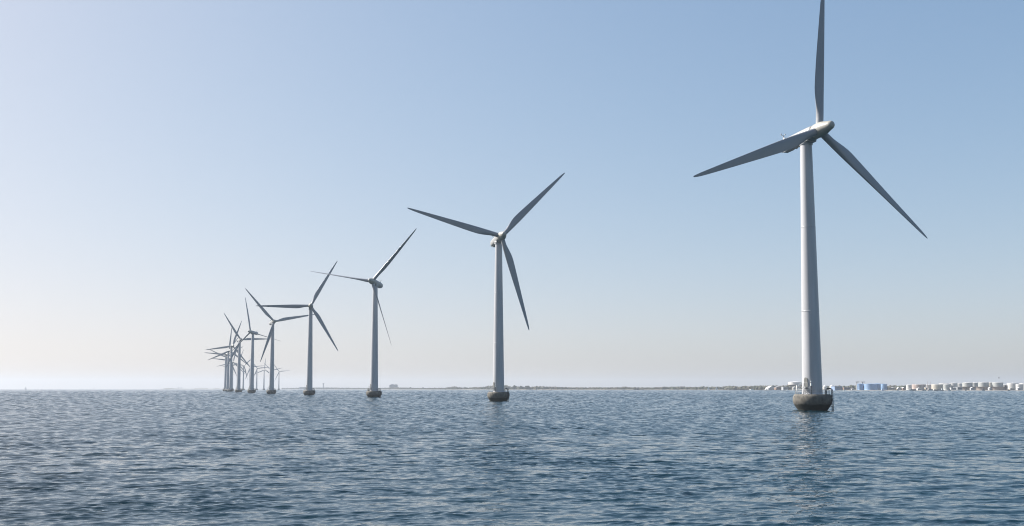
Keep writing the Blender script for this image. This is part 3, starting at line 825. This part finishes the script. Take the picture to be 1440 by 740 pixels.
# ---- posts, stair towers, masts
def stair_tower(label, px0, px1, ytop, back):
    pc = (px0 + px1) / 2; d = shore_d(pc) + back; w = (px1 - px0) / F * d; h = CAM_H + (EYE - ytop) / F * d - 1.3
    t = thing('stair_tower', label, 'tower', (at(pc, d), d, 1.3))
    MB().box((-w * .3, 0, h * .46), (w * .28, w * .5, h * .92 + 1)).build('shaft', M_GREYW, t)
    MB().box((0, 0, h * .96), (w, w * .7, h * .08)).build('platform', M_ROOF, t)
    rl = MB()
    for s in (-1, 1):
        rl.tube([(-w / 2, s * w * .3, h + .9), (w / 2, s * w * .3, h + .9)], .08, 5)
        for k in (-1, 0, 1): rl.tube([(k * w / 2.1, s * w * .3, h), (k * w / 2.1, s * w * .3, h + .9)], .07, 5)
    rl.build('railing', M_GALV, t)
stair_tower('narrow dark stair tower at the left side of the blue tanks', 1204.0, 1208.2, 537.0, 24)
stair_tower('dark stair tower over the gap between the first and second blue tank', 1211.4, 1216.2, 537.1, 96)
def mast(name, label, px, ytop, back, r, m, top=None):
    d = shore_d(px) + back; h = CAM_H + (EYE - ytop) / F * d - 1.2
    t = thing(name, label, 'mast', (at(px, d), d, 1.2))
    MB().tube([(0, 0, -0.5), (0, 0, h)], r, 8, r1=r * .5).build('pole', m, t)
    b = MB()
    if top == 'flare': b.lathe([(0.3, h - 4), (0.8, h - 3.5), (0.9, h - .5), (0.5, h)], 12)
    else:
        b.box((0, 0, h * .82), (1.6, .15, .15)); b.box((0, 0, h * .6), (1.2, .15, .15))
    b.build('flare_tip' if top == 'flare' else 'crossarm', M_DARKSTEEL, t)
mast('flare_stack', 'tall thin flare stack above the right terraced tank', 1405.4, 530.2, 150, .22, M_GALV, 'flare')
mast('harbour_mast', 'left of two thin red masts in front of the cream tank', 1304.6, 535.8, 22, .22, M_RED)
mast('harbour_mast', 'right of two thin red masts in front of the cream tank', 1308.6, 536.6, 24, .22, M_RED)
mast('harbour_mast', 'thin white mast beside the blue grey hall', 1173.4, 540.0, 12, .3, M_TWHITE)

# ---- boats
M_HULLD = mat('dark_hull', (0.035, 0.04, 0.05), rough=0.5, var=0.3, scale=.5); M_HULLW = mat('white_hull', (0.74, 0.74, 0.72), rough=0.35, var=.08, scale=.5)
M_SAIL = mat('sail_cloth', (0.78, 0.77, 0.73), rough=0.8, var=.08, scale=.5); M_HULLB = mat('blue_hull', (0.08, 0.14, 0.32), rough=.45, var=.2, scale=.5)
M_GSAIL = mat('grey_sail_cloth', (0.38, 0.38, 0.38), rough=0.8, var=.1, scale=.5)
def hull_mesh(L, B, H, draft=0.5):
    mb = MB(); R_ = []
    for k in range(13):
        s = k / 12; x = (s - .5) * L
        w = B / 2 * (min(1, (s * 4 + .65)) if s < .3 else math.sqrt(max(0.0, 1 - ((s - .3) / .7) ** 2.4)))
        w = max(w, .02); zt = H * (1 + .28 * max(0, (s - .4) / .6) ** 2)
        R_.append([(x, -w, zt), (x + (.04 * L * s), -w * .92, zt * .4), (x, -w * .6, -draft), (x, w * .6, -draft), (x + (.04 * L * s), w * .92, zt * .4), (x, w, zt)])
    return mb.rings(R_)
def boat(name, label, px, d, L, H, hm_, kind='motor', rz=0.0, sail=None, mh=0, cat='boat'):
    t = thing(name, label, cat, (at(px, d), d, 0), rz)
    B = L * .3
    hull_mesh(L, B, H).build('hull', hm_, t)
    if kind == 'motor':
        c = MB().box((-L * .08, 0, H + .55 + H * .3), (L * .32, B * .7, 1.1 + H * .6), taper=.86).build('cabin', M_HULLW if hm_ == M_HULLW else M_HULLD, t)
        MB().box((-L * .08, 0, H + .75 + H * .3), (L * .325, B * .6, .4)).build('window', M_GLASS, c)
        MB().tube([(-L * .1, 0, H + 1), (-L * .1, 0, H + 3.2)], .06, 6).build('mast', M_GALV, t)
    elif kind == 'barge':
        c = MB().box((-L * .36, 0, H + .9), (L * .12, B * .6, 2.0)).build('cabin', M_HULLW, t)
        MB().box((L * .08, 0, H + .25), (L * .66, B * .6, .7)).build('hatch', M_GREYW, t)
        MB().tube([(L * .42, 0, H), (L * .42, 0, H + 3)], .08, 6).build('mast', M_GALV, t)
    elif kind == 'work':
        c = MB().box((L * .08, 0, H + 1.6), (L * .2, B * .7, 3.2), taper=.85).box((L * .06, 0, H + 4), (L * .12, B * .5, 1.6), taper=.8).build('cabin', M_HULLD, t)
        MB().tube([(L * .02, 0, H + 3), (L * .02, 0, H + 8)], .2, 6, r1=.1).build('mast', M_DARKSTEEL, t)
        MB().tube([(-L * .05, 0, H), (-L * .36, 0, H + 2.6)], .25, 6).build('derrick', M_DARKSTEEL, t)
    else:
        MB().tube([(L * .08, 0, H), (L * .08, 0, mh)], .09, 6, r1=.05).build('mast', M_GALV, t)
        def sail_mesh(p0, p1, p2, belly):
            mb = MB(); n = 6; V = []; Fc = []
            for i in range(n + 1):
                for j in range(n + 1 - i):
                    a, b = i / n, j / n; c = 1 - a - b
                    p = Vector(p0) * c + Vector(p1) * a + Vector(p2) * b
                    V.append((p.x, p.y + belly * 4 * a * c + belly * b * c, p.z))
            idx = {}; k = 0
            for i in range(n + 1):
                for j in range(n + 1 - i): idx[i, j] = k; k += 1
            for i in range(n):
                for j in range(n - i):
                    Fc.append((idx[i, j], idx[i + 1, j], idx[i, j + 1]))
                    if j < n - i - 1: Fc.append((idx[i + 1, j], idx[i + 1, j + 1], idx[i, j + 1]))
            m = len(V); V2 = [(x, y + .05, z) for x, y, z in V]
            mb.add(V + V2, Fc + [tuple(m + q for q in f[::-1]) for f in Fc]); return mb
        sail_mesh((L * .05, 0, H + 1.0), (-L * .42, 0, H + 1.2), (L * .07, 0, mh - .3), .35).build('mainsail', sail, t)
        sail_mesh((L * .46, 0, H + .4), (L * .12, 0, H + .7), (L * .1, 0, mh * .88), .3).build('jib', sail, t)
        MB().box((-.02 * L, 0, H + .2), (L * .35, B * .5, .45), taper=.8).build('cabin', hm_, t)
    return t
boat('sailing_boat', 'grey sailing boat on the far left horizon, largest of the three there', 36, 5200, 10, 1.0, M_GREYW, 'sail', .5, M_GSAIL, 14.5, 'sailing boat')
boat('sailing_boat', 'faint tiny sailing boat on the horizon right of the leftmost one', 56, 6200, 8, .9, M_HULLW, 'sail', .9, M_SAIL, 8.5, 'sailing boat')
boat('sailing_boat', 'pale sailing boat on the left horizon midway to the low island', 132, 5600, 9, 1.0, M_HULLW, 'sail', -.3, M_GSAIL, 11, 'sailing boat')
boat('sailing_boat', 'left of two white sailing boats close under the wooded shore', 996, 2700, 9, .9, M_HULLW, 'sail', .3, M_SAIL, 11.5, 'sailing boat')
boat('sailing_boat', 'right of two white sailing boats close under the wooded shore', 1007.5, 2720, 10, .9, M_HULLW, 'sail', .2, M_SAIL, 10.5, 'sailing boat')
boat('sailing_boat', 'small boat with a white sail among the dark moored boats by the tanks', 1312.2, 1930, 6, .7, M_HULLW, 'sail', 1.2, M_SAIL, 5.5, 'sailing boat')
boat('workboat', 'dark workboat silhouette off the middle of the far shore', 898, 2780, 27, 1.8, M_HULLD, 'work', math.pi)
boat('motor_boat', 'small white motor boat right of the second nearest turbine', 755, 2250, 9, .9, M_HULLW, 'motor', .1)
boat('barge', 'long dark barge with a white deck along the breakwater', 1044, 2480, 62, 1.4, M_HULLD, 'barge', math.pi)
boat('barge', 'dark barge lying below the white gabled shed', 1086, 2390, 40, 1.3, M_HULLD, 'barge', 0)
boat('motor_boat', 'white motor boat at the end of the breakwater left of the nearest turbine', 1107.5, 2330, 7, 1.0, M_HULLW, 'motor', .2)
boat('motor_boat', 'white motor boat at the quay left of the blue tanks', 1188, 2150, 8, .9, M_HULLW, 'motor', 0)
boat('workboat', 'small dark blue tug in front of the rightmost blue tank', 1241.5, 2080, 8, 2.4, M_HULLB, 'motor', 1.0)
boat('motor_boat', 'small dark boat at the quay left of the first white tank', 1262.3, 2090, 6, 1.8, M_HULLD, 'motor', .6)
boat('barge', 'dark moored barge below the rust stained tank', 1283.5, 2055, 13, 3.0, M_HULLD, 'barge', 0)
boat('motor_boat', 'dark moored boat below the right edge of the rust stained tank', 1299.7, 2050, 8, 2.6, M_HULLD, 'motor', .2)
boat('barge', 'short dark barge below the two thin red masts', 1308.6, 2045, 9, 3.0, M_HULLD, 'barge', 0)
boat('barge', 'longest dark moored barge below the cream tank', 1320, 2040, 19, 2.6, M_HULLD, 'barge', math.pi)
boat('motor_boat', 'dark boat below the greenish grey tank', 1335.3, 2035, 7, 2.4, M_HULLD, 'motor', .4)
boat('motor_boat', 'dark boat at the quay below the third terraced tank', 1358.4, 2030, 6, 2.2, M_HULLD, 'motor', .9)
boat('motor_boat', 'dark boat at the quay below the left tank of the terraced pair', 1382.8, 2020, 7, 2.4, M_HULLD, 'motor', .3)
boat('motor_boat', 'dark boat near the right edge below the low white tank', 1419, 2010, 6, 2.0, M_HULLD, 'motor', .3)
